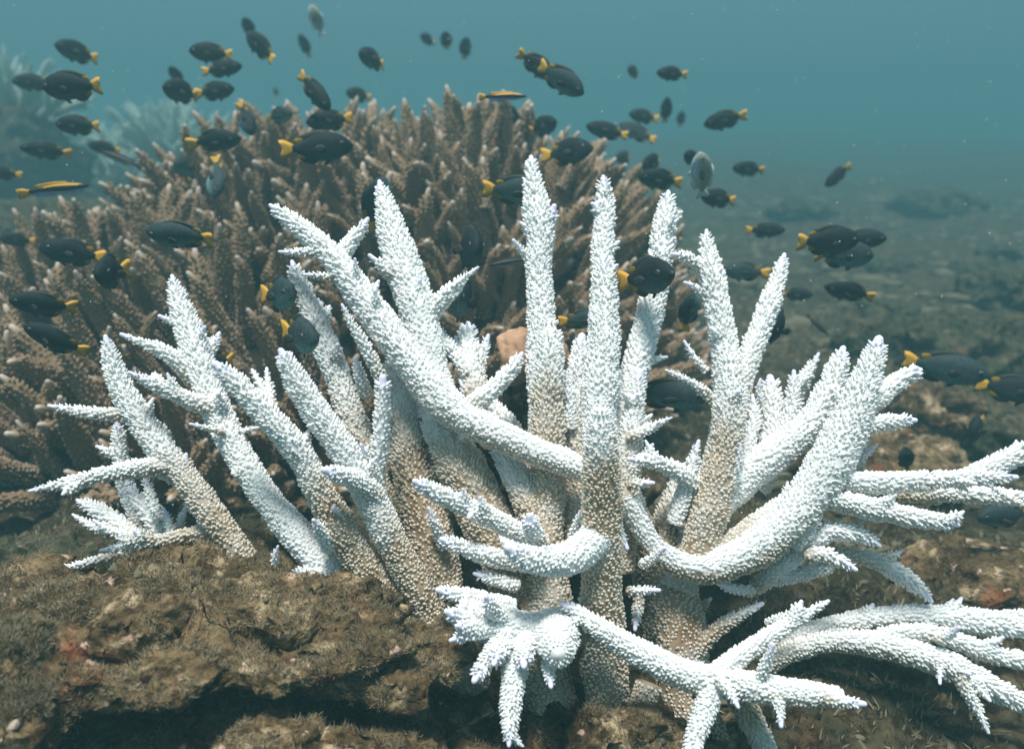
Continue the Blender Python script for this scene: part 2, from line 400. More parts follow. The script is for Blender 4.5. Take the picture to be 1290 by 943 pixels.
# -- right side of the main colony
B('main', '890,291,6 891,312,12 896,345,18 903,385,19 912,430,21 920,480,24 920,530,27 908,590,31 890,640,34 868,690,34 850,740,34', 1.04, .98, (.7, 1.3), .3)
B('main', '846,320,5 860,322,8 878,332,10 896,356,12', 1.02, 1.035)
B('main', '863,356,5 876,362,7 896,380,10', 1.02, 1.035)
B('main', '988,321,6 983,342,11 972,375,15 958,412,17 943,450,18 930,490,19 922,530,19', 1.06, 1.0)
B('main', '920,458,13 921,485,22 918,530,25 908,590,27 892,650,28 872,710,28', .96, .95, (.0, .7), .3)
B('main', '839,466,3 856,474,6 876,484,8 902,508,11', .97, .99)
B('main', '970,476,9 972,500,15 975,540,19 968,580,21 950,620,22', 1.03, .99, (.7, 1.3))
B('main', '1031,446,5 1022,462,9 1008,485,12 992,520,13 978,555,14', 1.02, 1.02)
B('main', '1012,508,4 1000,514,7 985,528,8', 1.0, 1.01)
B('main', '958,478,4 955,492,7 962,520,9', 1.01, 1.02)
B('main', '1107,428,10 1102,446,15 1092,475,21 1078,515,27 1062,550,30 1042,590,31 1015,630,30 982,668,29 940,698,28 900,714,25 862,713,21 830,694,18 808,664,17 792,628,17', .92, .94, (.9, 2.0), 2.4)
B('main', '1062,439,8 1056,460,14 1046,490,19 1025,530,22 990,562,24 945,595,25 905,632,26 872,680,28', .98, .97, (.8, 1.5), .6)
B('main', '1060,600,14 1030,622,18 990,640,20 950,668,22 905,700,24', .96, .95, (.3, 1.0), .8)
B('main', '1159,466,7 1142,474,12 1120,488,15 1095,508,17 1070,530,18', .97, .94)
B('main', '1153,529,6 1132,530,10 1105,534,13 1075,545,16', .92, .93)
B('main', '1088,540,8 1082,565,11 1078,600,12', .99, 1.0)
B('main', '1280,601,7 1245,601,10 1200,603,13 1150,606,16 1100,608,17 1050,604,17', .86, .93, (.95, 1.6), .5)
B('main', '1330,545,9 1295,566,14 1260,583,16 1220,602,17 1180,620,17 1130,628,16', .93, .96)
B('main', '1330,632,8 1290,628,11 1245,624,13 1195,622,13 1120,622,14', .92, .94)
B('main', '1206,661,7 1180,656,12 1145,650,15 1105,642,17 1062,632,17 1030,625,17', .87, .93, (.95, 1.6), .5)
B('main', '1108,687,6 1092,676,11 1068,670,13 1042,670,15 1015,687,15 985,712,14 950,742,14', .91, .97, (.7, 1.2))
B('main', '1078,717,6 1062,708,9 1040,698,12 1015,700,13', .90, .93)
B('main', '1173,757,6 1160,742,10 1140,727,13 1112,710,13 1082,700,11 1050,695,10', .93, .97, (.4, 1.2))
B('main', '1240,606,5 1262,622,5 1296,640,6', .9, .9)
# -- low front
B('main', '523,606,8 545,618,12 575,632,15 610,648,16 645,666,16 685,685,18', .86, .93, (.75, 1.3), .7)
B('main', '667,650,9 670,664,13 680,688,15', .87, .90)
B('main', '557,679,8 578,688,12 605,697,14 640,705,15 680,712,16', .88, .93, (.5, 1.2), .6)
B('main', '640,690,11 662,702,19 695,706,23 728,697,25 752,676,26 765,655,24', .82, .90, (1.0, 2.0), .0, 5.2)
B('main', '553,743,9 575,749,12 605,756,15 645,768,18', .87, .90, (1, 2), .2)
B('main', '563,770,8 582,779,13 610,790,17 645,795,20', .84, .88, (1, 2), .1)
B('main', '568,806,6 584,800,10 605,792,14 630,790,17', .83, .86, (1, 2), .1)
B('main', '598,856,9 608,840,12 622,818,16 638,795,18', .82, .86, (1, 2), .1)
B('main', '586,766,14 610,782,26 645,795,34 685,798,34 702,780,28', .86, .89, (1, 2), .1)
B('main', '702,816,27 701,806,34 699,796,34 698,786,30', .83, .90, (1, 2), .1)
B('main', '612,752,6 620,765,12 635,785,18', .83, .87, (1, 2), .1)
B('main', '660,838,9 660,825,15 662,805,20', .82, .86, (1, 2), .1)
B('main', '575,788,6 590,790,11 615,793,16', .825, .86, (1, 2), .1)
B('main', '622,836,7 628,822,13 640,805,18', .815, .86, (1, 2), .1)
B('main', '694,864,7 692,852,9 690,832,12', .82, .85, (1, 2), .1)
B('main', '641,938,6 642,915,12 644,885,17 648,850,20 652,812,20', .80, .86, (1, 2), .1)
B('main', '708,759,7 722,768,10 748,786,14 785,810,18 828,834,21 868,850,23 915,860,24 965,868,23 1010,873,20 1045,876,17 1062,877,14', .87, .83, (3, 4), .6)
B('main', '1088,886,8 1070,884,9 1040,880,11', .80, .82)
B('main', '1043,757,6 1022,769,9 990,788,12 955,810,14 920,835,16 890,855,18', .88, .85, (1, 2), .4)
B('main', '974,812,6 966,832,9 955,862,11', .82, .84)
B('main', '868,975,12 874,935,15 886,900,17 898,865,19', .80, .84, (1, 2), .1)
B('main', '984,914,6 982,895,9 976,872,11', .81, .83)
B('main', '975,965,12 958,930,18 940,895,20 925,865,20', .90, .88, (.1, 1.0), .3)
B('main', '925,965,8 912,935,12 895,900,14 880,870,14', .92, .88, (.0, .5), .3)
B('main', '812,975,10 800,945,14 806,900,18 818,860,22', .90, .92, (.1, .8), .5)
B('main', '742,945,7 762,938,11 792,925,13', .88, .90)
B('main', '830,743,6 815,743,8 790,745,9', .90, .92)
B('main', '800,792,6 802,775,9 806,750,10', .93, .95, (.4, 1))
B('main', '790,690,6 783,672,7 778,655,8', .89, .9)
B('main', '478,770,6 486,775,10 505,785,12', .90, .92, (.5, 1))
B('main', '960,760,6 930,775,9 895,800,12 870,830,14', .95, .96, (.1, .7))
# -- small twigs filling the gaps
for t_ in ('545,402,5 556,420,8 570,442,10 590,472,12|1.02|1.0', '948,498,5 950,520,9 945,550,12 930,590,15|1.0|.98', '1000,468,6 1000,495,10 995,525,13 980,562,15|1.0|.99',
           '880,556,6 872,585,10 862,620,13 850,660,15|.96|.96', '932,560,5 928,585,9 915,620,12|.94|.95', '1128,598,5 1110,612,9 1078,628,12|.97|.98', '1104,560,5 1088,575,8 1066,592,10|.98|.99',
           '955,742,5 985,730,9 1015,722,11 1050,712,11|.97|.95', '598,722,6 620,728,10 652,738,12|.90|.92', '838,690,5 826,700,8 808,712,10|.90|.93', '712,470,6 716,500,10 718,540,13|.97|.97',
           '862,430,4 872,446,7 890,468,9|1.02|1.02', '822,560,5 812,575,8 795,595,10|.96|.97', '580,480,5 590,500,9 605,525,12|1.0|.99', '1035,650,5 1020,668,9 1000,690,11|.92|.93',
           '905,735,6 925,742,9 950,745,9|.93|.95', '735,640,5 728,655,8 722,680,10|.90|.93', '455,560,5 462,580,9 475,605,11|.90|.93', '385,470,5 392,490,9 402,520,11|1.0|.99', '540,640,5 548,660,9 560,690,11|.94|.96',
           '930,890,5 920,872,9 905,855,11|.80|.83', '1120,655,4 1100,652,8 1075,648,10|.91|.93', '1010,770,5 990,775,8 965,785,9|.92|.94', '395,655,6 404,668,10 415,692,12|.86|.90'):
    a_, b_, c_ = t_.split('|'); B('main', a_, float(b_), float(c_), (.6, 1.5), .4)
for t_ in ('118,655,4 140,668,8 165,677,9 198,682,10|.96|.96', '182,600,5 190,625,9 202,655,11|.97|.97', '206,640,4 212,656,8 216,678,9|.96|.96', '92,648,4 112,660,8 138,672,9|.98|.97',
           '150,696,4 172,702,7 200,712,9|.93|.94', '350,688,4 346,705,8 352,728,9|.90|.92', '258,640,4 254,660,8 250,690,9|.97|.97', '180,520,4 196,534,8 214,556,10|.97|.95', '300,560,4 296,578,8 300,600,10|.94|.93'):
    a_, b_, c_ = t_.split('|'); B('left', a_, float(b_), float(c_), (.6, 1.5), .4)
# -- low right colony
B('low', '1340,798,14 1290,790,16 1235,783,18 1180,778,19 1120,777,18 1060,786,16 1000,806,14 965,836,13 935,870,12', .90, 1.0, (.6, 1.1), .9)
B('low', '1340,846,12 1290,832,13 1250,824,14 1210,808,14 1165,796,14 1105,800,12', .88, .93, (1, 2), .6)
B('low', '1350,925,10 1290,886,14 1250,866,17 1205,842,20 1150,822,20 1095,810,20 1040,808,18 985,826,15 950,860,13', .84, .98, (.6, 1.1), 1.0)
B('low', '1245,922,5 1236,902,8 1224,880,10 1208,850,12', .86, .88, (.5, 1.2))
B('low', '1184,860,5 1184,848,7 1186,832,9', .87, .89)
B('low', '1208,790,6 1196,800,8 1180,806,10', .88, .90)
B('low', '1340,770,8 1290,775,10 1235,778,11', .98, .97)

def build_colony(key, name, label, loc):
    root = thing(name, label, 'coral', loc)
    off = np.array(loc)
    for q, (s, d0, d1, tan, under, sp, k) in enumerate(BR[key]):
        P = np.array([[float(v) for v in t.split(',')] for t in s.split()])
        sl = np.concatenate([[0], np.cumsum(np.hypot(np.diff(P[:, 0]), np.diff(P[:, 1])))]); f = sl / sl[-1]
        d = d0 + (d1 - d0) * (f if d0 != d1 else f * 0)
        path = np.array([[*(at(p[0], p[1], dd) - off), max(p[2] * .89 - 3.3, p[2] * .45) * dd / FPX] for p, dd in zip(P, d)])
        px = d.mean() / FPX
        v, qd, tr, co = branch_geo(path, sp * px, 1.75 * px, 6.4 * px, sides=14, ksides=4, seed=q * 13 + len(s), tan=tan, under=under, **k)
        rr_ = np.random.default_rng(q + 500)
        if sl[-1] > 120 and tan[0] > -1:
            Sx = resample(path, .01)
            V_, Q_, T_, C_ = [v], [qd], [tr], [co]; o_ = len(v)
            for _ in range(rr_.integers(1, 3 + int(sl[-1] / 120))):
                g = int(rr_.uniform(.10, .62) * len(Sx)); g = min(max(g, 1), len(Sx) - 2)
                t_ = Sx[g - 1, :3] - Sx[g + 1, :3]; t_ /= np.linalg.norm(t_)
                rad = rr_.normal(size=3); rad += np.array([0, 0, .5]) ; rad -= t_ * (rad @ t_); rad /= np.linalg.norm(rad)
                dr = rad * .8 + t_ * rr_.uniform(.3, 1.0); dr /= np.linalg.norm(dr)
                ln = rr_.uniform(9, 24) * px + Sx[g, 3]; b_ = Sx[g, :3]; r0 = rr_.uniform(2.6, 4.5) * px
                pp = np.array([[*(b_ + dr * ln), r0 * .6], [*(b_ + dr * ln * .75 + t_ * 0), r0], [*(b_ + dr * ln * .4 - t_ * .002), r0 * 1.5], [*(b_ - t_ * .004), r0 * 1.7]])
                fr_ = g / len(Sx)
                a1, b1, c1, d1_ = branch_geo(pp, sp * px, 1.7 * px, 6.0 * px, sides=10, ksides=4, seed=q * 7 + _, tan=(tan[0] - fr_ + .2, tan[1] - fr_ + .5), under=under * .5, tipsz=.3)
                V_.append(a1); Q_.append(b1 + o_); T_.append(c1 + o_); C_.append(d1_); o_ += len(a1)
            v, qd, tr, co = np.vstack(V_), np.vstack(Q_), np.vstack(T_), np.vstack(C_)
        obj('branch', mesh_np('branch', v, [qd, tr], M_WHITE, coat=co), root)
    return root
build_colony('left', 'staghorn_coral', 'white bleached staghorn coral on the ledge left of the big colony', tuple(at(390, 740, .93)))
build_colony('main', 'staghorn_coral', 'large bleached white staghorn coral with tan lower trunks and tall upright columns', tuple(at(740, 840, .94)))
build_colony('low', 'staghorn_coral', 'low bleached white coral arching over the seabed at the lower right', tuple(at(985, 820, .98)))

# ------------------------------------------------------------------ brown finger coral mound
MOUND = [(np.array([-0.60, 2.00, -0.04]), np.array([0.95, 0.72, 0.42])),
         (np.array([-0.52, 2.15, 0.0]), np.array([0.52, 0.50, 0.575])),
         (np.array([-0.13, 2.08, 0.0]), np.array([0.53, 0.58, 0.58]))]
mroot = thing('finger_coral', 'broad mound of brown finger coral with pale tips behind the white coral', 'coral', (-0.4, 2.05, 0.0))
moff = np.array([-0.4, 2.05, 0.0])
def finger_variant(seed, sp=0.0080, ks=4, sd=9):
    r = np.random.default_rng(seed)
    Ln = r.uniform(0.12, 0.175)
    bx, by = r.normal(0, 0.014, 2)
    path = np.array([[bx * 1.5, by * 1.5, Ln, 0.0038], [bx, by, Ln * 0.86, 0.0088], [bx * .7, by * .7, Ln * 0.6, 0.0130], [bx * .3, by * .3, Ln * 0.3, 0.0160], [0, 0, -0.03, 0.018]])
    geos = [branch_geo(path, sp, 0.0023 * sp / .008, 0.0066, sides=sd, ksides=ks, seed=seed, tan=(0.3, 1.0), under=0.0, tipsz=0.55)]  # finger colour darkens towards the base, painting in the shade there
    for k in range(r.integers(0, 4)):
        a = r.uniform(0, 6.28); z0 = Ln * r.uniform(0.15, 0.55); l2 = r.uniform(0.035, 0.075)
        dx, dy = math.cos(a), math.sin(a)
        p2 = np.array([[dx * l2 * .85, dy * l2 * .85, z0 + l2 * 1.0, 0.005], [dx * l2 * .7, dy * l2 * .7, z0 + l2 * .75, 0.009], [dx * l2 * .35, dy * l2 * .35, z0 + l2 * .3, 0.012], [0, 0, z0 - 0.01, 0.013]])
        geos.append(branch_geo(p2, sp, 0.0023 * sp / .008, 0.0062, sides=sd - 1, ksides=ks, seed=seed + 50 + k, tan=(0.5, 1.3), under=0.0, tipsz=0.55))
    vs_, qs, ts, cs, o_ = [], [], [], [], 0
    for v, q, t, c in geos:
        vs_.append(v); qs.append(q + o_); ts.append(t + o_); cs.append(c); o_ += len(v)
    return np.vstack(vs_), np.vstack(qs), np.vstack(ts), np.vstack(cs)
FV = [finger_variant(100 + i) for i in range(12)]
FM = [mesh_np('finger_branch', v, [q, t], M_BROWN, coat=c) for v, q, t, c in FV]
# core
cv = []
def ico(sub):
    bm = bmesh.new(); bmesh.ops.create_icosphere(bm, subdivisions=sub, radius=1.0)
    v = np.array([x.co[:] for x in bm.verts]); f = np.array([[q.index for q in x.verts] for x in bm.faces]); bm.free(); return v, f
ICO6 = ico(6); ICO7 = ico(7); ICO5 = ico(5); ICO4 = ico(4); ICO3 = ico(3); ICO2 = ico(2)
vv, ff, o_ = [], [], 0
for c, r in MOUND:
    v = ICO5[0]; p = v * r * (0.93 + 0.05 * fbm(v, 4, 4, 3))[:, None] + c - moff
    vv.append(p); ff.append(ICO5[1] + o_); o_ += len(p)
obj('coral_base', mesh_np('coral_base', np.vstack(vv), [np.vstack(ff)], plain('dark_coral_base', (0.03, 0.022, 0.015), 0.9, 0.1)), mroot)
cands = []
for mi, (c, r) in enumerate(MOUND):
    n = 5200
    d = rng.normal(size=(n, 3)); d /= np.linalg.norm(d, axis=1)[:, None]
    p = c + d * r; nn = d / r; nn /= np.linalg.norm(nn, axis=1)[:, None]
    ok = (p[:, 2] > 0.02)
    for c2, r2 in MOUND:
        if c2 is c: continue
        ok &= (((p - c2) / r2) ** 2).sum(1) > 0.93
    toc = (CP - p); toc /= np.linalg.norm(toc, axis=1)[:, None]
    face = (nn * toc).sum(1)
    ok &= face > -0.30
    for a, b, fc in zip(p[ok], nn[ok], face[ok]): cands.append((a, b, fc))
rng.shuffle(cands)
chosen = []
pts = np.zeros((0, 3))
for a, b, fc in cands:
    if len(pts) and np.min(((pts - a) ** 2).sum(1)) < 0.044 ** 2: continue
    pts = np.vstack([pts, a]); chosen.append((a, b, fc))
print('fingers', len(chosen))
def finger_matrix(a, b):
    up = np.array([0, 0, 1.0])
    dd = b * 0.9 + up * 0.55 + rng.normal(0, 0.23, 3); dd /= np.linalg.norm(dd)
    q = Vector(dd).to_track_quat('Z', 'Y')
    s = rng.uniform(0.75, 1.25)
    return Matrix.Translation(Vector(a - b * 0.02)) @ q.to_matrix().to_4x4() @ Matrix.Rotation(rng.uniform(0, 6.28), 4, 'Z') @ Matrix.Diagonal((s * rng.uniform(.88, 1.12), s * rng.uniform(.88, 1.12), s * 1.08, 1))
def screen(a):
    q = a - CP; d = q @ CF
    return W / 2 + FPX * (q @ CR) / d, H / 2 - FPX * (q @ CU) / d, d
def score(t):
    x, y, d = screen(t[0])
    infr = -40 < x < 960 and 60 < y < 640
    return (0 if infr else 1, d)
chosen.sort(key=score)
rest_v, rest_q, rest_t, rest_c, o_ = [], [], [], [], 0
LITE = []
for v, q, t, c in [finger_variant(300 + i, .0125, 3, 6) for i in range(6)]:
    LITE.append((v, q, t, c))
for k, (a, b, fc) in enumerate(chosen):
    m = finger_matrix(a, b)
    if k < 300:
        o = obj('finger_branch', FM[k % len(FM)], mroot)
        o.matrix_local = Matrix.Translation(Vector(-moff)) @ m
    else:
        v, q, t, c = LITE[k % 6]
        M = np.array(m)
        rest_v.append(v @ M[:3, :3].T + M[:3, 3] - moff); rest_q.append(q + o_); rest_t.append(t + o_); rest_c.append(c); o_ += len(v)
        if k > 560: break
if rest_v:
    obj('branch_thicket', mesh_np('branch_thicket', np.vstack(rest_v), [np.vstack(rest_q), np.vstack(rest_t)], M_BROWN, coat=np.vstack(rest_c)), mroot, 'stuff')

# ------------------------------------------------------------------ seabed
def spaced(lo, hi, n, k):
    t = np.linspace(math.asinh(lo * k), math.asinh(hi * k), n); return np.sinh(t) / k
gx = spaced(-60, 60, 440, 1.1); gy = spaced(-1.5, 88, 420, 0.9) + 0.0
def ground_h(X, Y):
    p = np.stack([X, Y, X * 0], -1).reshape(-1, 3)
    dist = np.hypot(p[:, 0], p[:, 1])
    h = 0.05 * fbm(p, 2.2, 5, 11) + 0.035 * fbm(p, 7.0, 4, 23, ridge=True) * np.clip(3.5 - dist * 0.3, 0.3, 1) + 0.014 * fbm(p, 30.0, 3, 31, ridge=True) * (dist < 6)
    far = np.clip((dist - 2.0) / 6.0, 0, 1)
    h += far * 0.20 * fbm(p, 0.45, 4, 41)
    h += 0.16 * np.clip((p[:, 1] - 2.2) / 12, 0, 1.0) * np.clip((p[:, 0] - 0.3) / 2.5, 0, 1)     # reef rising to the right
    h += 0.20 * np.clip((-p[:, 0] - 0.6) / 1.6, 0, 1) * np.clip((p[:, 1] - 2.2) / 2, 0, 1)
    h += 0.10 * np.exp(-(((p[:, 0] - 0.05) / 0.42) ** 2 + ((p[:, 1] - 0.95) / 0.24) ** 2))
    h -= 0.14 * np.exp(-(((p[:, 0] + 0.25) / 0.42) ** 2 + ((p[:, 1] - 0.70) / 0.13) ** 2))
    return h.reshape(X.shape)
X, Y = np.meshgrid(gx, gy); Z = ground_h(X, Y)
nx = len(gx); ny = len(gy)
i, j = np.meshgrid(np.arange(ny - 1), np.arange(nx - 1), indexing='ij'); i, j = i.ravel(), j.ravel()
q = np.stack([i * nx + j, i * nx + j + 1, (i + 1) * nx + j + 1, (i + 1) * nx + j], 1)
obj('seabed', mesh_np('seabed', np.stack([X, Y, Z], -1).reshape(-1, 3), [q], M_SEABED), None, 'structure')

def on_ground(x, y, d0, lift):
    """the place near distance d0 where the sight line reaches the seabed plus lift"""
    ds = np.linspace(d0 * .6, d0 * 2.2, 260); P = np.array([at(x, y, d) for d in ds])
    g = P[:, 2] - ground_h(P[:, 0], P[:, 1]) - lift
    k = np.argmax(g < 0) if (g < 0).any() else int(np.argmin(np.abs(ds - d0)))
    p = P[k]; p[2] = float(ground_h(np.array([p[0]]), np.array([p[1]]))[0]) + lift
    return p

# ------------------------------------------------------------------ rocks
def rock_geo(rad, seed, base, amp=0.28, sc=2.2, fine=0.05):
    """ellipsoid pushed about by vector noise in metres, so it gets hollows and overhangs of its own"""
    v, f = base
    rad = np.array(rad); s = float(rad.max())
    big = amp * fbm(v * rad / s, sc, 3, seed)
    p = v * rad * (1 + big)[:, None]
    m = float(rad.min())
    vec = lambda q, k, o, sd: np.stack([fbm(q, k, o, sd + a * 7) for a in range(3)], 1)
    p = p + vec(p + seed, 11.0, 3, seed) * min(.055, m * .5) * (amp / .28)
    hole = np.clip(fbm(p + seed * 2, 17.0, 2, seed + 3) - .18, 0, 1)
    p = p - v * (hole * .17 * min(1, m / .04))[:, None]
    p = p + vec(p + seed, 42.0, 3, seed + 2) * .012 * (fine / .05) * min(1, m / .04)
    p = p + vec(p - seed, 95.0, 2, seed + 4) * .0055 * (fine / .05) * min(1, m / .04)
    p = p + v * (fbm(p, 110.0, 3, seed + 9, ridge=True) * .0035 * (fine / .05))[:, None]
    return p, f
def tris_sample(v, f, n, r, up=0.1):
    a, b, c = v[f[:, 0]], v[f[:, 1]], v[f[:, 2]]
    nrm = np.cross(b - a, c - a); ar = np.linalg.norm(nrm, axis=1); nn = nrm / (ar[:, None] + 1e-12)
    w = ar * (nn[:, 2] > up); w = w / w.sum()
    k = r.choice(len(f), n, p=w); s, t = r.random(n), r.random(n); fl = s + t > 1; s[fl], t[fl] = 1 - s[fl], 1 - t[fl]
    return a[k] + (b[k] - a[k]) * s[:, None] + (c[k] - a[k]) * t[:, None], nn[k]
def turf_mesh(P, Nn, r, h=0.0045, w=0.00034, mat=M_TURF):
    n = len(P)
    d = Nn * 0.7 + np.array([0, 0, .5]) + r.normal(0, 0.5, (n, 3)); d /= np.linalg.norm(d, axis=1)[:, None]
    side = np.cross(d, r.normal(size=(n, 3))); side /= np.linalg.norm(side, axis=1)[:, None]
    hh = h * r.uniform(0.5, 1.6, n)[:, None]; ww = w * r.uniform(.7, 1.4, n)[:, None]
    bend = np.cross(d, side) * hh * r.uniform(-.5, .5, n)[:, None]
    P = P - Nn * 0.001
    V = np.stack([P - side * ww, P + side * ww, P + d * hh * .55 + side * ww * .8 + bend * .4, P + d * hh * .55 - side * ww * .8 + bend * .4, P + d * hh + bend], 1)
    b = np.arange(n)[:, None] * 5
    return mesh_np('algae_turf', V.reshape(-1, 3), [np.concatenate([b, b + 1, b + 2, b + 3], 1), np.concatenate([b + 3, b + 2, b + 4], 1)], mat)
def rock(name, label, loc, rad, seed, mat=M_ROCK, base=None, amp=0.28, sc=2.2, turf=0, th=0.0062, group=None, rot=0.0, fine=0.05, bits=0, bsz=1.0):
    v, f = rock_geo(rad, seed, base or ICO5, amp, sc, fine)
    root = thing(name, label, 'rock', tuple(loc), group); root.rotation_euler[2] = rot
    obj('stone', mesh_np('stone', v, [f], mat), root)
    if turf:
        r = np.random.default_rng(seed); P, Nn = tris_sample(v, f, turf, r)
        keep = fbm(P, 26.0, 3, 77) > -0.12
        obj('algae_turf', turf_mesh(P[keep], Nn[keep], r, th), root, 'stuff')
    if bits:
        r = np.random.default_rng(seed + 1); P, Nn = tris_sample(v, f, bits, r, .25)
        bv_, bf_ = ICO2; n_ = len(P)
        S = (.0014 + .0045 * r.random(n_) ** 2.2)[:, None] * r.uniform(.5, 1.6, (n_, 3)) * bsz
        V = bv_[None] * S[:, None] * (1 + .3 * r.normal(size=(n_, len(bv_), 1)).clip(-1, 1)) + (P + Nn * .001)[:, None]
        fm = np.repeat(r.choice(4, n_, p=[.30, .67, .03, .0]), len(bf_))
        obj('encrusting_rubble', mesh_np('encrusting_rubble', V.reshape(-1, 3), [(bf_[None] + (np.arange(n_) * len(bv_))[:, None, None]).reshape(-1, 3)], [M_RUBBLE, M_ROCK, M_BITP, M_BITR], fmat=fm), root, 'stuff')
    return root
rock('reef_rock', 'flat topped tan reef rock forming the ledge below the left white coral', at(205, 778, .87), (.27, .15, .034), 3, base=ICO7, amp=.34, sc=3.0, turf=62000, fine=.06, bits=60)
rock('reef_rock', 'rusty brown reef rock right of the ledge beneath the leaning white trunks', at(440, 796, .91), (.14, .11, .034), 8, base=ICO6, amp=.34, sc=2.6, turf=28000, fine=.06, bits=60)
rock('reef_rock', 'low olive rock at the bottom edge in front of the dark hollow', at(330, 1015, .75), (.18, .10, .045), 12, base=ICO6, amp=.36, sc=2.6, turf=28000, fine=.06, bits=50)
rock('reef_rock', 'small rounded stone at the left edge under the ledge', at(5, 905, .72), (.045, .06, .035), 15, base=ICO5, turf=20000, bits=40)
rock('reef_rock', 'small tan stone standing at the left edge of the ledge', at(2, 835, .76), (.04, .05, .035), 16, base=ICO5, turf=20000, bits=40)
rock('reef_rock', 'brown craggy rock under the hanging white branches at the bottom', at(730, 975, 1.0), (.27, .15, .11), 21, base=ICO6, amp=.34, sc=3.0, turf=20000, fine=.06, bits=50)
rock('reef_rock', 'low brown rock beneath the arching white coral at the lower right', at(1120, 905, 1.02), (.22, .13, .06), 25, base=ICO6, amp=.3, turf=28000, fine=.06, bits=50)
rock('reef_rock', 'small brown rock under the forked white branch at the bottom', at(790, 965, .89), (.085, .06, .055), 29, base=ICO6, amp=.34, sc=2.6, turf=9000, fine=.06, bits=60)
rock('reef_rock', 'dark turf covered rock behind the left end of the ledge', at(50, 775, 1.10), (.26, .16, .07), 27, M_ROCK2, base=ICO6, amp=.34, sc=2.6, turf=18000, fine=.06, th=.008)
rock('reef_rock', 'dark stone in the hollow left of the hanging white branches', at(525, 935, .90), (.09, .08, .045), 28, base=ICO5, amp=.35, turf=5000, bits=60)
# right middle distance
rock('reef_rock', 'long mossy boulder with a green brown top at the right edge', on_ground(1205, 440, 2.0, 0.03), (.36, .26, .10), 31, M_ROCK2, ICO6, amp=.3, turf=9000, th=.01)
rock('reef_rock', 'tan rounded boulder in the dark hollow right of the white coral', on_ground(1180, 530, 1.62, 0.03), (.10, .10, .09), 33, M_ROCK, ICO5, amp=.25, turf=3000, th=.008)
rock('reef_rock', 'dark craggy lump above the mossy boulder at the right edge', on_ground(1278, 372, 2.5, 0.02), (.18, .16, .08), 35, M_ROCK2, ICO6, amp=.4)
rock('reef_rock', 'wide low rock behind the outstretched right hand white branches', on_ground(1110, 585, 1.5, 0.01), (.17, .12, .05), 37, M_ROCK, ICO5, amp=.35, turf=4000, th=.008)
rock('reef_rock', 'dark rock under the tip of the far right white branch', on_ground(1280, 560, 1.7, 0.02), (.14, .1, .07), 39, M_ROCK2, ICO5, amp=.35, turf=2000, th=.008)
rock('reef_rock', 'weedy rock between the right branches and the low arching coral', on_ground(1250, 725, 1.25, 0.01), (.13, .1, .04), 41, M_ROCK, ICO5, amp=.35, turf=4000)
for k, (x, y, d, r_, lab) in enumerate([(1225, 335, 3.1, .13, 'hazy knobbly stone upslope of the mossy boulder'), (1120, 330, 3.0, .10, 'small hazy stone below the tight pair of dark fish'),
        (1010, 262, 4.6, .22, 'faint low outcrop on the open seabed slope'), (1180, 250, 5.0, .3, 'faint broad outcrop far off on the right slope'), (1120, 385, 2.5, .10, 'green stone just above the long mossy boulder'),
        (1262, 315, 3.0, .12, 'hazy stone with a pale crown at the right edge'), (1085, 470, 2.0, .09, 'low green stone beside the upright right branch tips')]):
    rock('seabed_stone', lab, on_ground(x, y + 8, d, r_ * .06), (r_, r_ * .8, r_ * .32), 60 + k, M_ROCK2, ICO5, amp=.4, group='stones on the seabed slope')

# peach sponge between the columns
v, f = rock_geo((.055, .045, .042), 91, ICO5, .12, 1.6, .03)
sp = obj('sponge', mesh_np('sponge', v, [f], plain('peach_sponge', (0.50, 0.31, 0.20), .9, .1, .5, 90)))
sp.location = Vector(at(668, 450, 1.14)); tag(sp, 'smooth peach sponge lodged behind the white columns', 'sponge')
st = thing('reef_rock', 'dark rock under the peach sponge behind the white columns', 'rock', tuple(at(690, 560, 1.25)))
v, f = rock_geo((.16, .12, .13), 95, ICO5, .3, 2.0, .05); obj('stone', mesh_np('stone', v, [f], M_ROCK), st)

# rubble scattered on the seabed
def scatter_rubble(n, seed, xlo, xhi, ylo, yhi, s0, s1, bvf=None):
    r = np.random.default_rng(seed); vs_, fs, o_ = [], [], 0
    Xr, Yr = r.uniform(xlo, xhi, n), r.uniform(ylo, yhi, n); Zr = ground_h(Xr, Yr)
    bv, bf = bvf or ICO2
    S = (s0 + (s1 - s0) * r.random(n) ** 2.5)[:, None] * np.stack([r.uniform(.8, 2.6, n), r.uniform(.4, 1, n), r.uniform(.35, .8, n)], 1)
    ang = r.uniform(0, 6.28, n)
    V = bv[None] * S[:, None] * (1 + .22 * r.normal(size=(n, len(bv), 1)).clip(-1.3, 1.3))
    c, s = np.cos(ang)[:, None], np.sin(ang)[:, None]
    V = np.stack([V[..., 0] * c - V[..., 1] * s, V[..., 0] * s + V[..., 1] * c, V[..., 2]], -1) + np.stack([Xr, Yr, Zr], 1)[:, None]
    F = (bf[None] + (np.arange(n) * len(bv))[:, None, None]).reshape(-1, 3)
    return V.reshape(-1, 3), F
v1, f1 = scatter_rubble(2300, 5, -.9, 1.6, .65, 3.2, .004, .013)
v2, f2 = scatter_rubble(1500, 6, -1.0, 4.5, 2.2, 7.5, .012, .05, ico(1))
rb = obj('rubble', mesh_np('rubble', np.vstack([v1, v2]), [np.vstack([f1, f2 + len(v1)])], M_RUBBLE, smooth=True), None, 'stuff')
tag(rb, 'loose coral rubble strewn over the green brown seabed', 'rubble')
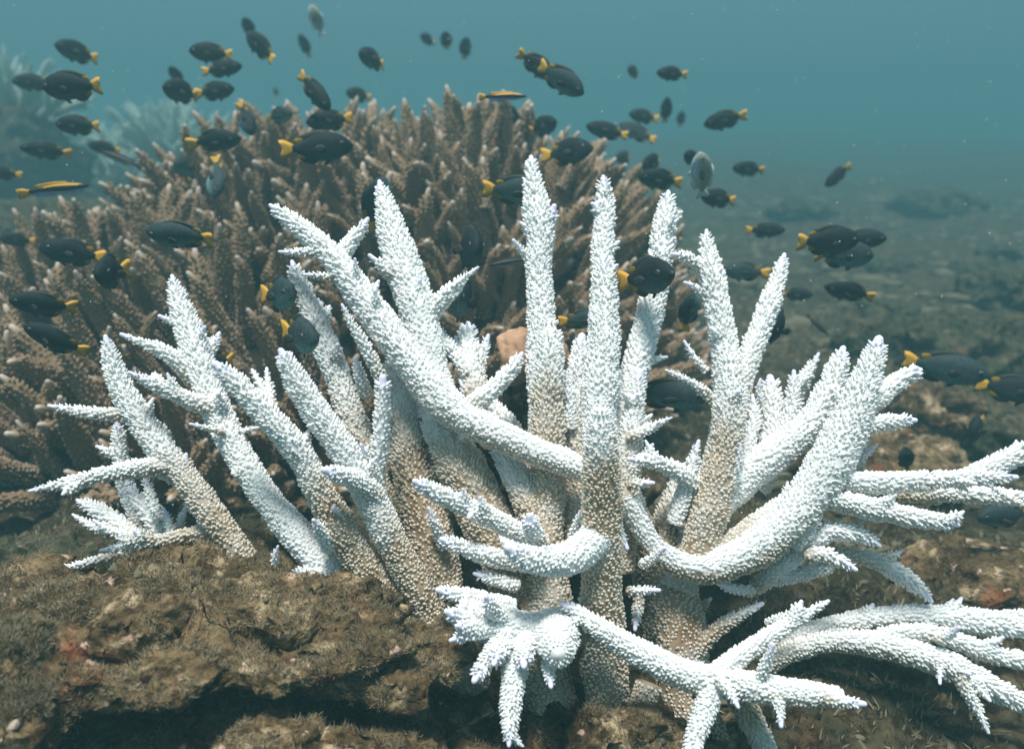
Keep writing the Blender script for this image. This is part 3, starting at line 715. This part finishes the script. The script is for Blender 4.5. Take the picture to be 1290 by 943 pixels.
# weed on the seabed
r = np.random.default_rng(9); n = 85000
Xr = r.uniform(-.9, 2.0, n); Yr = .6 + (r.random(n) ** 1.3) * 2.6
Pz = np.stack([Xr, Yr, ground_h(Xr, Yr)], 1); keep = fbm(Pz, 9.0, 3, 55) > -0.1; Pz = Pz[keep]
wd = obj('seabed_algae', turf_mesh(Pz, np.tile([0, 0, 1.0], (len(Pz), 1)), r, .010, .0013), None, 'stuff')
tag(wd, 'short fuzzy algae covering the seabed around the corals', 'algae')

# pale colonies far off on the left
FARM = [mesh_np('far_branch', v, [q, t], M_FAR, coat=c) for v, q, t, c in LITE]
def far_bush(label, x, y, d, size, n, seed):
    r = np.random.default_rng(seed); base = at(x, y, d)
    root = thing('bleached_coral', label, 'coral', tuple(base), 'pale corals fading into the water')
    for k in range(n):
        a = r.uniform(0, 6.28); t = r.uniform(.0, 1.0)
        dr = Vector((math.cos(a) * t, math.sin(a) * t, .95 - .35 * t)) + Vector(r.normal(0, .12, 3)); q_ = dr.to_track_quat('Z', 'Y')
        pos = Vector((math.cos(a), math.sin(a), 0)) * size * .75 * t + Vector((0, 0, size * (.35 - .25 * t)))
        sc_ = size / .15 * r.uniform(.45, .8)
        o = obj('branch', FARM[k % 6], root); o.matrix_local = Matrix.Translation(pos) @ q_.to_matrix().to_4x4() @ Matrix.Rotation(r.uniform(0, 6.28), 4, 'Z') @ Matrix.Diagonal((sc_ * .75, sc_ * .75, sc_, 1))
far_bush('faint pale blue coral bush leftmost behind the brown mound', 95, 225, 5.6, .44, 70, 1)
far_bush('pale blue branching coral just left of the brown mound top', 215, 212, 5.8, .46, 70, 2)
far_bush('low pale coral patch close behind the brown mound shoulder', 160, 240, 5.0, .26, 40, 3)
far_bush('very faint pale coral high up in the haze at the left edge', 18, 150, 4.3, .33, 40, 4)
rock('reef_rock', 'dim rock slope behind the mound at the left edge', at(20, 300, 3.0), (.5, .3, .14), 51, M_ROCK2, ICO5, amp=.3)
rock('reef_rock', 'hazy dark outcrop carrying the faintest pale coral at the left edge', at(-20, 205, 4.4), (.5, .35, .33), 53, M_ROCK2, ICO5, amp=.35)

# ------------------------------------------------------------------ fish
def fish_mat(name, back, belly, rough=.7):
    m, t, b = mat_base(name, rough, .15)
    tcn = N(t, 'ShaderNodeTexCoord'); s = N(t, 'ShaderNodeSeparateXYZ'); t.links.new(tcn.outputs['Object'], s.inputs[0])
    vor = N(t, 'ShaderNodeTexVoronoi'); vor.inputs['Scale'].default_value = 34; t.links.new(tcn.outputs['Object'], vor.inputs['Vector'])
    c = mix(t, ramp2(t, s.outputs['Z'], -.17, .04), belly, back)
    c = mix(t, ramp2(t, vor.outputs['Distance'], .2, .7), c, mix(t, 1.0, c, (.55, .6, .6), 'MULTIPLY'))
    t.links.new(c, b.inputs['Base Color'])
    return m
M_FISH = fish_mat('dark_scales', (.016, .026, .030), (.07, .12, .13))
M_FISH_T = fish_mat('teal_scales', (.04, .065, .07), (.19, .34, .35))
M_PALE = fish_mat('pale_scales', (.40, .42, .34), (.62, .74, .85))
M_FIN = plain('dark_fin', (.03, .036, .034), .6, .2)
M_YEL = plain('yellow_fin', (.58, .33, .035), .55, .3, .18, 12)
M_OLIVE = plain('olive_fin', (.26, .17, .02), .6, .2)
M_EYE = plain('eye_ring', (.10, .11, .10), .3, .5, .1)
M_PUP = plain('pupil', (.006, .006, .008), .15, .6, .1)
M_STRIPE = plain('black_stripe', (.010, .010, .014), .5, .3)
M_BLUE = plain('blue_belly', (.32, .45, .75), .5, .3, .15)
def loft(xs, top, bot, wid, ns=18):
    """body along +x, closed at both ends"""
    V, n = [], len(xs)
    for x, t, b, w in zip(xs, top, bot, wid):
        a = np.linspace(0, 2 * np.pi, ns, endpoint=False); c = (t + b) / 2; h = (t - b) / 2
        V.append(np.stack([np.full(ns, x), w * np.cos(a) * (1 - .18 * np.abs(np.sin(a)) ** 3), c + h * np.sin(a)], 1))
    V = np.vstack(V + [[[xs[0], 0, (top[0] + bot[0]) / 2]], [[xs[-1], 0, (top[-1] + bot[-1]) / 2]]])
    i, j = np.meshgrid(np.arange(n - 1), np.arange(ns), indexing='ij'); i, j = i.ravel(), j.ravel(); j2 = (j + 1) % ns
    q = np.stack([i * ns + j, (i + 1) * ns + j, (i + 1) * ns + j2, i * ns + j2], 1)
    a = np.arange(ns); t = np.vstack([np.stack([np.full(ns, n * ns), a, (a + 1) % ns], 1), np.stack([np.full(ns, n * ns + 1), (n - 1) * ns + (a + 1) % ns, (n - 1) * ns + a], 1)])
    return V, q, t
def fin(outline, th=.007, y0=0.0, tilt=None):
    """outline in x,z; centre fan with a thickness that thins to the edge"""
    O = np.array(outline); n = len(O); c = O.mean(0)
    mid = c + (O - c) * .55
    def lay(y):
        return np.vstack([np.stack([mid[:, 0], np.full(n, y), mid[:, 1]], 1), [[c[0], y, c[1]]]])
    V = np.vstack([np.stack([O[:, 0], np.zeros(n), O[:, 1]], 1), lay(th), lay(-th)])
    a = np.arange(n); b = (a + 1) % n
    q = np.vstack([np.stack([a, b, n + b, n + a], 1), np.stack([b, a, 2 * n + 1 + a, 2 * n + 1 + b], 1)])
    t = np.vstack([np.stack([n + a, n + b, np.full(n, 2 * n)], 1), np.stack([2 * n + 1 + b, 2 * n + 1 + a, np.full(n, 3 * n + 1)], 1)])
    if tilt is not None:
        p0 = np.array([O[0][0], 0, O[0][1]]); R = np.array(Matrix.Rotation(tilt, 3, 'Z')); V = (V - p0) @ R.T + p0
    V[:, 1] += y0
    return V, q, t
def mk(name, g, mat): return mesh_np(name, g[0], [g[1], g[2]], mat)
def prof(xs, kx, ky): return np.interp(xs, kx, ky)
def smooth_prof(xs, kx, ky):
    a = prof(np.clip(xs, min(kx), max(kx)), kx, ky)
    for _ in range(2): a[1:-1] = (a[:-2] + 2 * a[1:-1] + a[2:]) / 4
    return a
xs = np.linspace(.5, -.33, 26)
K = [-.33, -.26, -.15, 0, .15, .27, .36, .43, .475, .5]
top = smooth_prof(xs, K, [.052, .07, .14, .205, .225, .205, .165, .115, .065, .02])
bot = smooth_prof(xs, K, [-.048, -.07, -.14, -.20, -.215, -.195, -.155, -.108, -.065, -.026])
wid = smooth_prof(xs, K, [.014, .028, .06, .092, .108, .108, .095, .072, .045, .015])
G_BODY = loft(xs, top, bot, wid)
G_TAIL = fin([(-.29, .05), (-.35, .095), (-.43, .135), (-.49, .135), (-.48, .07), (-.465, .03), (-.46, 0), (-.465, -.03), (-.48, -.07), (-.49, -.13), (-.43, -.13), (-.35, -.09), (-.29, -.05)], .009)
G_DORS = fin([(.24, .19), (.18, .235), (.10, .255), (0, .25), (-.10, .232), (-.19, .20), (-.27, .15), (-.26, .11), (-.20, .07), (-.05, .12), (.10, .165)], .008)
G_DTIP = fin([(-.15, .15), (-.21, .17), (-.29, .145), (-.30, .09), (-.28, .05), (-.20, .07)], .0095)
G_ANAL = fin([(.02, -.17), (-.03, -.22), (-.10, -.235), (-.18, -.215), (-.26, -.15), (-.25, -.10), (-.18, -.08), (-.05, -.13)], .008)
G_ATIP = fin([(-.14, -.15), (-.20, -.17), (-.28, -.14), (-.29, -.08), (-.27, -.05), (-.19, -.08)], .0095)
G_PELV = fin([(.20, -.18), (.12, -.255), (.07, -.265), (.08, -.22), (.12, -.18)], .006)
G_PECT = fin([(.17, -.02), (.10, .03), (.02, .02), (-.03, -.03), (.02, -.08), (.12, -.07)], .004)
def disc(r, y, x, z, sgn):
    v, f = ICO2; return v * [r, r * .45, r] + [x, y * sgn, z], f
def fish_parts(bodymat, tipmat=M_YEL):
    L_ = [('body', mk('body', G_BODY, bodymat)), ('tail_fin', mk('tail_fin', G_TAIL, tipmat)), ('dorsal_fin', mk('dorsal_fin', G_DORS, M_FIN)),
          ('dorsal_fin_tip', mk('dorsal_fin_tip', G_DTIP, M_OLIVE)), ('anal_fin', mk('anal_fin', G_ANAL, M_FIN)), ('anal_fin_tip', mk('anal_fin_tip', G_ATIP, M_OLIVE)), ('pelvic_fin', mk('pelvic_fin', G_PELV, M_FIN))]
    for s in (1, -1):
        g = fin([(.17, -.02), (.10, .03), (.02, .02), (-.03, -.03), (.02, -.08), (.12, -.07)], .004, 0, s * -.45)
        g[0][:, 1] += s * .096
        L_.append(('pectoral_fin', mk('pectoral_fin', g, M_FIN)))
        v, f = disc(.032, .083, .375, .035, s); L_.append(('eye', mesh_np('eye', v, [f], M_EYE)))
        v, f = disc(.022, .090, .377, .035, s); L_.append(('pupil', mesh_np('pupil', v, [f], M_PUP)))
    return L_
KIT = {'d': fish_parts(M_FISH), 't': fish_parts(M_FISH_T)}
# slender striped wrasse
wx = np.linspace(.5, -.36, 22)
kk = [-.36, -.2, 0, .2, .35, .45, .5]
wt = smooth_prof(wx, kk, [.035, .06, .085, .09, .07, .04, .012]); wb = smooth_prof(wx, kk, [-.035, -.06, -.085, -.09, -.07, -.04, -.015]); ww = smooth_prof(wx, kk, [.012, .035, .052, .055, .045, .028, .01])
GW = loft(wx, wt, wb, ww)
def wrasse_parts(topm, belly):
    V, q, t = GW
    fz = V[np.clip(q, 0, None)][:, :, 2].mean(1); tz = V[t][:, :, 2].mean(1)
    me = mesh_np('body', V, [q, t], [topm, M_STRIPE, belly], fmat=np.concatenate([np.where(fz > .048, 0, np.where(fz > -.022, 1, 2)), np.where(tz > .048, 0, 1)]))
    o = [('body', me), ('tail_fin', mk('tail_fin', fin([(-.33, .035), (-.42, .075), (-.5, .085), (-.49, 0), (-.5, -.085), (-.42, -.075), (-.33, -.035)], .008), topm)),
         ('dorsal_fin', mk('dorsal_fin', fin([(.28, .075), (.2, .115), (0, .12), (-.2, .105), (-.3, .08), (-.25, .04), (0, .07), (.2, .08)], .006), topm)),
         ('anal_fin', mk('anal_fin', fin([(.0, -.075), (-.08, -.115), (-.2, -.105), (-.3, -.08), (-.25, -.045), (-.1, -.065)], .006), belly))]
    for s in (1, -1):
        v, f = disc(.02, .038, .40, .015, s); o.append(('eye', mesh_np('eye', v, [f], M_PUP)))
    return o
KIT['w'] = wrasse_parts(M_YEL, M_BLUE); KIT['g'] = wrasse_parts(M_FIN, plain('grey_belly', (.25, .32, .28), .5, .3))
KIT['p'] = [(n, (mk('body', G_BODY, M_PALE) if n == 'body' else (mk(n, {'tail_fin': G_TAIL, 'dorsal_fin': G_DORS, 'anal_fin': G_ANAL, 'pelvic_fin': G_PELV}[n], plain('pale_fin', (.6, .7, .8), .5)) if n in ('tail_fin', 'dorsal_fin', 'anal_fin', 'pelvic_fin') else me))) for n, me in KIT['d'] if not n.endswith('tip')]
# x, y, length px, heading deg (0 right, 90 up), yaw towards camera deg, depth, kit, label
FISH = [
 (97, 66, 56, 180, 66, 1.75, 'd', 'rounded dark fish alone above the pair at upper left'),
 (42, 104, 52, 180, 15, 1.9, 'd', 'dark fish whose tail is covered by a longer one at upper left'),
 (92, 109, 84, 182, 5, 1.35, 'd', 'longest dark fish at upper left with a bright orange tail'),
 (99, 158, 58, 180, 10, 1.6, 'd', 'dark fish in front of the leftmost pale coral bush'),
 (58, 190, 56, 176, 15, 1.7, 'd', 'dark fish low over the pale coral near the left edge'),
 (132, 186, 40, 176, 20, 2.0, 'd', 'small dark fish nosing over a grey striped fish'),
 (153, 201, 62, 160, 0, 1.6, 'g', 'grey fish with a curved black back stripe before pale coral'),
 (2, 218, 46, 180, 30, 1.8, 'd', 'dark fish cut off by the left edge of the picture'),
 (70, 238, 78, 2, 5, 1.35, 'w', 'slender yellow and black striped wrasse left of the brown mound'),
 (266, 67, 54, 178, 20, 1.7, 'd', 'upper of two overlapping dark fish left of top centre'),
 (280, 87, 50, 8, 10, 1.65, 'd', 'lower of two overlapping dark fish left of top centre'),
 (222, 96, 34, 100, 60, 2.2, 'd', 'small dark fish directly above a larger rounded one'),
 (229, 116, 60, 190, 62, 1.65, 'd', 'rounded dark fish with a slim yellow tail above the mound shoulder'),
 (271, 115, 50, 4, 5, 1.7, 'd', 'small oval dark fish facing right just beside a rounded one'),
 (313, 35, 30, 100, 50, 2.3, 'd', 'tiny fish with yellow fins above a diving dark fish'),
 (329, 59, 54, 138, 10, 1.7, 'd', 'dark fish slanting up to the left near the top'),
 (384, 58, 30, 110, 30, 2.5, 'd', 'tiny dark fish beside the pale one at the top'),
 (399, 26, 38, 110, 30, 2.0, 'p', 'pale grey fish alone at the top edge'),
 (348, 116, 14, 90, 40, 3.6, 't', 'tiniest hazy fish above the left of the brown mound'),
 (396, 115, 66, -50, 5, 1.45, 'd', 'dark fish diving to the right above the mound with yellow tail'),
 (415, 152, 58, 195, 20, 1.5, 'd', 'dark fish just above the biggest one on the mound top'),
 (400, 186, 86, 4, 5, 1.25, 'd', 'biggest dark fish over the brown mound top'),
 (310, 150, 52, -65, 30, 1.55, 'd', 'dark fish pointing down at the mound top left'),
 (352, 146, 48, 0, 25, 1.75, 't', 'blue grey fish with orange tail among the mound tips'),
 (272, 177, 66, -5, 20, 1.5, 'd', 'dark fish resting over the left shoulder of the mound'),
 (237, 211, 60, 200, 62, 1.5, 't', 'teal fish nestled among the brown tips of the mound shoulder'),
 (272, 223, 66, -82, 35, 1.35, 't', 'teal bellied fish hanging head down over the mound'),
 (228, 295, 92, 181, 5, 1.12, 't', 'large teal bellied fish with yellow tail over the brown fingers'),
 (22, 302, 40, 180, 30, 1.6, 'd', 'small dark fish beside brown fingers at the left edge'),
 (92, 318, 74, 174, 30, 1.2, 'd', 'dark fish among brown fingers above a round faced one'),
 (138, 342, 96, -30, 66, 1.1, 'd', 'round faced dark fish turned to the camera over brown fingers'),
 (54, 384, 72, 168, 12, 1.1, 'd', 'upper of two shaded dark fish by the lower left fingers'),
 (70, 428, 78, 150, 15, 1.05, 'd', 'lower of two shaded dark fish by the lower left fingers'),
 (470, 75, 54, 185, 60, 1.75, 'd', 'rounded dark fish in open water above the mound'),
 (539, 50, 30, 180, 55, 2.5, 'd', 'leftmost of three tiny fish in the blue water'),
 (562, 52, 32, 95, 60, 2.5, 'd', 'middle one of three tiny fish in the blue water'),
 (586, 62, 32, 75, 45, 2.5, 'd', 'rightmost of three tiny fish in the blue water'),
 (452, 120, 36, 180, 45, 2.2, 'd', 'small dark fish beside the tallest brown finger'),
 (676, 82, 56, -38, 10, 1.6, 'd', 'dark fish with bright yellow tail overlapping a grey one'),
 (706, 100, 72, -32, 5, 1.45, 't', 'grey fish slanting down behind a yellow tailed one'),
 (633, 122, 60, 2, 0, 1.35, 'w', 'yellow and blue cleaner wrasse above the tallest white column'),
 (648, 149, 34, 110, 20, 1.9, 'd', 'tiny upright dark fish just under the cleaner wrasse'),
 (683, 160, 48, 10, 40, 1.8, 'd', 'dark fish tucked behind brown tips above the tallest column'),
 (799, 91, 32, 180, 45, 2.4, 'd', 'small fish in open water left of a bigger dark one'),
 (846, 93, 46, 190, 30, 1.8, 'd', 'dark fish with orange tail highest on the right half'),
 (765, 165, 56, 168, 10, 1.7, 'd', 'leftmost dark fish of the trio right of the mound'),
 (803, 167, 50, 155, 10, 1.85, 't', 'lowest hazy fish of the trio right of the mound'),
 (811, 147, 40, 175, 20, 2.1, 'd', 'topmost fish of the trio right of the mound'),
 (839, 139, 34, 92, 35, 2.2, 'd', 'upright dark fish seen nearly tail on'),
 (858, 150, 22, 90, 40, 2.9, 'd', 'tiny hazy upright fish right of a bigger upright one'),
 (716, 192, 66, 0, 45, 1.45, 'd', 'dark rounded fish between the two tallest white columns'),
 (787, 200, 40, 180, 40, 2.0, 't', 'hazy fish low above the third white column'),
 (823, 207, 50, 190, 40, 1.8, 'd', 'upper of two stacked dark fish above the third white column'),
 (831, 226, 58, 178, 25, 1.6, 'd', 'lower of two stacked dark fish above the third white column'),
 (650, 240, 84, -8, 20, 1.25, 't', 'yellow tailed fish half behind the tallest white column'),
 (474, 256, 76, 60, 45, 1.25, 't', 'teal fish peeping behind the left white spire'),
 (588, 313, 105, -20, 68, 1.08, 'd', 'round faced dark fish above the small white side twig'),
 (586, 378, 105, 180, 66, 1.09, 't', 'rounded teal fish under the small white side twig'),
 (646, 330, 60, 190, 10, 1.2, 'g', 'thin striped fish passing behind the tallest white column'),
 (736, 402, 60, 0, 30, 1.25, 't', 'fish hidden behind a white column with only its orange tail out'),
 (815, 349, 112, -8, 68, .99, 'd', 'round dark fish in front of the third white column'),
 (379, 421, 106, -22, 66, .93, 't', 'round teal fish right of its orange tail by the left spires'),
 (352, 371, 90, -8, 64, 1.0, 't', 'teal fish tucked behind the upper left white branch'),
 (268, 458, 80, 200, 66, 1.0, 't', 'teal fish peeping over the tip of a thick left branch'),
 (841, 496, 106, -6, 25, 1.04, 't', 'dark teal fish in the gap between centre and right branches'),
 (913, 151, 52, 196, 5, 1.75, 'd', 'dark fish alone above the right branches slanting down left'),
 (943, 213, 44, 178, 5, 2.0, 'd', 'small dark fish with a yellow tail over the open seabed'),
 (1055, 221, 44, 222, 15, 2.0, 'd', 'dark fish pointing down left alone over the far seabed'),
 (872, 200, 40, 170, 50, 1.6, 'd', 'small dark fish tucked just above the pale silver one'),
 (884, 222, 66, 105, 35, 1.35, 'p', 'pale silver fish with spread fins above the right branches'),
 (905, 250, 56, 178, 25, 1.55, 'd', 'dark fish under the pale silver one with an orange tail'),
 (964, 290, 48, 0, 15, 1.7, 'd', 'small dark fish following the tight pair on the right'),
 (1042, 303, 86, 0, 5, 1.3, 'd', 'largest dark fish of the right group with a vivid orange tail'),
 (1086, 301, 60, 0, 10, 1.5, 'd', 'dark fish just ahead of the vivid orange tailed one'),
 (1062, 320, 80, -6, 5, 1.35, 't', 'grey bellied fish under the tight pair on the right'),
 (1070, 367, 64, 172, 5, 1.5, 'd', 'dark fish facing left below the tight pair'),
 (980, 410, 92, 200, 58, 1.15, 'd', 'dark fish with bright orange tail right of the white spire'),
 (1003, 371, 44, 0, 35, 1.8, 'd', 'dark fish half behind the slim right white spire'),
 (1030, 410, 36, -40, 5, 1.5, 'g', 'small slender fish with a black stripe near the orange tail'),
 (938, 342, 60, 180, 20, 1.5, 't', 'hazy teal fish between the two right white spires'),
 (868, 392, 54, 80, 40, 1.25, 't', 'teal fish beside the stem of the right white spire'),
 (1190, 463, 104, -12, 5, 1.3, 't', 'large shaded fish before the mossy boulder'),
 (1275, 490, 84, -8, 5, 1.35, 'd', 'dark fish at the right edge behind a large shaded one'),
 (1228, 538, 74, 200, 60, 1.45, 'd', 'rounded dark fish in the hollow beside the tan boulder'),
 (1141, 578, 44, 120, 50, 1.3, 'd', 'small dark fish low between the right branches'),
 (1268, 650, 84, 175, 5, 1.2, 't', 'teal fish under the far right branch tips'),
]
def bent(me, c):
    m2 = me.copy(); co = np.zeros(len(m2.vertices) * 3, dtype=np.float32); m2.vertices.foreach_get('co', co); co = co.reshape(-1, 3)
    co[:, 1] += c * (co[:, 0] - .1) * np.abs(co[:, 0] - .1); m2.vertices.foreach_set('co', co.ravel()); m2.update(); return m2
BENT = {k: [v] + [[(n, bent(me, c)) for n, me in v] for c in (-.35, .35, .7, -.6)] for k, v in KIT.items()}
fr2 = random.Random(31)
for (x, y, ln, th, yaw, d, kit, lab) in FISH:
    P = at(x, y, d); Lw = ln * d / FPX
    th_, ya = math.radians(th), math.radians(yaw + fr2.uniform(-8, 8))
    hd = math.cos(ya) * (math.cos(th_) * CR + math.sin(th_) * CU) - math.sin(ya) * CF
    up = np.array([0, 0, 1.0]) + rng.normal(0, .12, 3) * 1.0
    if abs(math.sin(th_)) > .8 and yaw < 80: up = up * .2 - CR * math.copysign(1, math.cos(th_) + .01) * .8 * math.copysign(1, math.sin(th_))
    up = up - hd * (up @ hd); up /= np.linalg.norm(up); sd = np.cross(up, hd)
    nm = {'w': 'wrasse', 'g': 'wrasse'}.get(kit, 'damselfish')
    cat = 'fish'
    root = thing(nm, lab, cat, tuple(P), 'fish hovering over the corals')
    M = Matrix((( *[hd[0], sd[0], up[0]],), (*[hd[1], sd[1], up[1]],), (*[hd[2], sd[2], up[2]],))).to_4x4()
    root.matrix_world = Matrix.Translation(Vector(P)) @ M @ Matrix.Diagonal((Lw, Lw * fr2.uniform(.9, 1.15), Lw * (fr2.uniform(.80, 1.0) if yaw < 40 else fr2.uniform(.95, 1.1)), 1))
    last_eye = None
    for pn, me in fr2.choice(BENT[kit]):
        par = last_eye if pn == 'pupil' else root
        o = obj(pn, me, par)
        if pn == 'eye': last_eye = o

# drifting specks
r = np.random.default_rng(4); n = 420
bv, bf = ico(1)
ds = r.uniform(.5, 2.6, n); Pz = np.array([at(a, b, c) for a, b, c in zip(r.uniform(0, 1290, n), r.uniform(0, 800, n), ds)])
V = bv[None] * r.uniform(.0003, .0011, n)[:, None, None] * ds[:, None, None] + Pz[:, None]
ms = obj('marine_snow', mesh_np('marine_snow', V.reshape(-1, 3), [(bf[None] + (np.arange(n) * len(bv))[:, None, None]).reshape(-1, 3)], M_SPECK), None, 'stuff')
tag(ms, 'tiny pale specks drifting in the water', 'specks')

print('tris', sum(len(m.loops) - 2 * len(m.polygons) for m in {o.data for o in bpy.data.objects if o.type == 'MESH'}))
# ------------------------------------------------------------------ water haze
bm = bmesh.new(); bmesh.ops.create_cube(bm, size=1.0)
for v in bm.verts: v.co = Vector((v.co.x * 140, v.co.y * 110 + 45, v.co.z * 3.3 - 0.40))   # z -2.05 .. 1.25
me = bpy.data.meshes.new('haze'); bm.to_mesh(me); bm.free()
hz = obj('haze', me, None, 'stuff'); tag(hz, 'blue green water haze filling the whole scene', 'haze')
m = bpy.data.materials.new('water_haze'); m.use_nodes = True; t = m.node_tree; t.nodes.clear()
o = N(t, 'ShaderNodeOutputMaterial'); pv = N(t, 'ShaderNodeVolumePrincipled')
pv.inputs['Color'].default_value = (0.098, 0.225, 0.250, 1)
pv.inputs['Absorption Color'].default_value = (0.22, 0.36, 0.40, 1)
pv.inputs['Density'].default_value = 0.27
pv.inputs['Anisotropy'].default_value = 0.2
t.links.new(pv.outputs[0], o.inputs['Volume'])
me.materials.append(m)
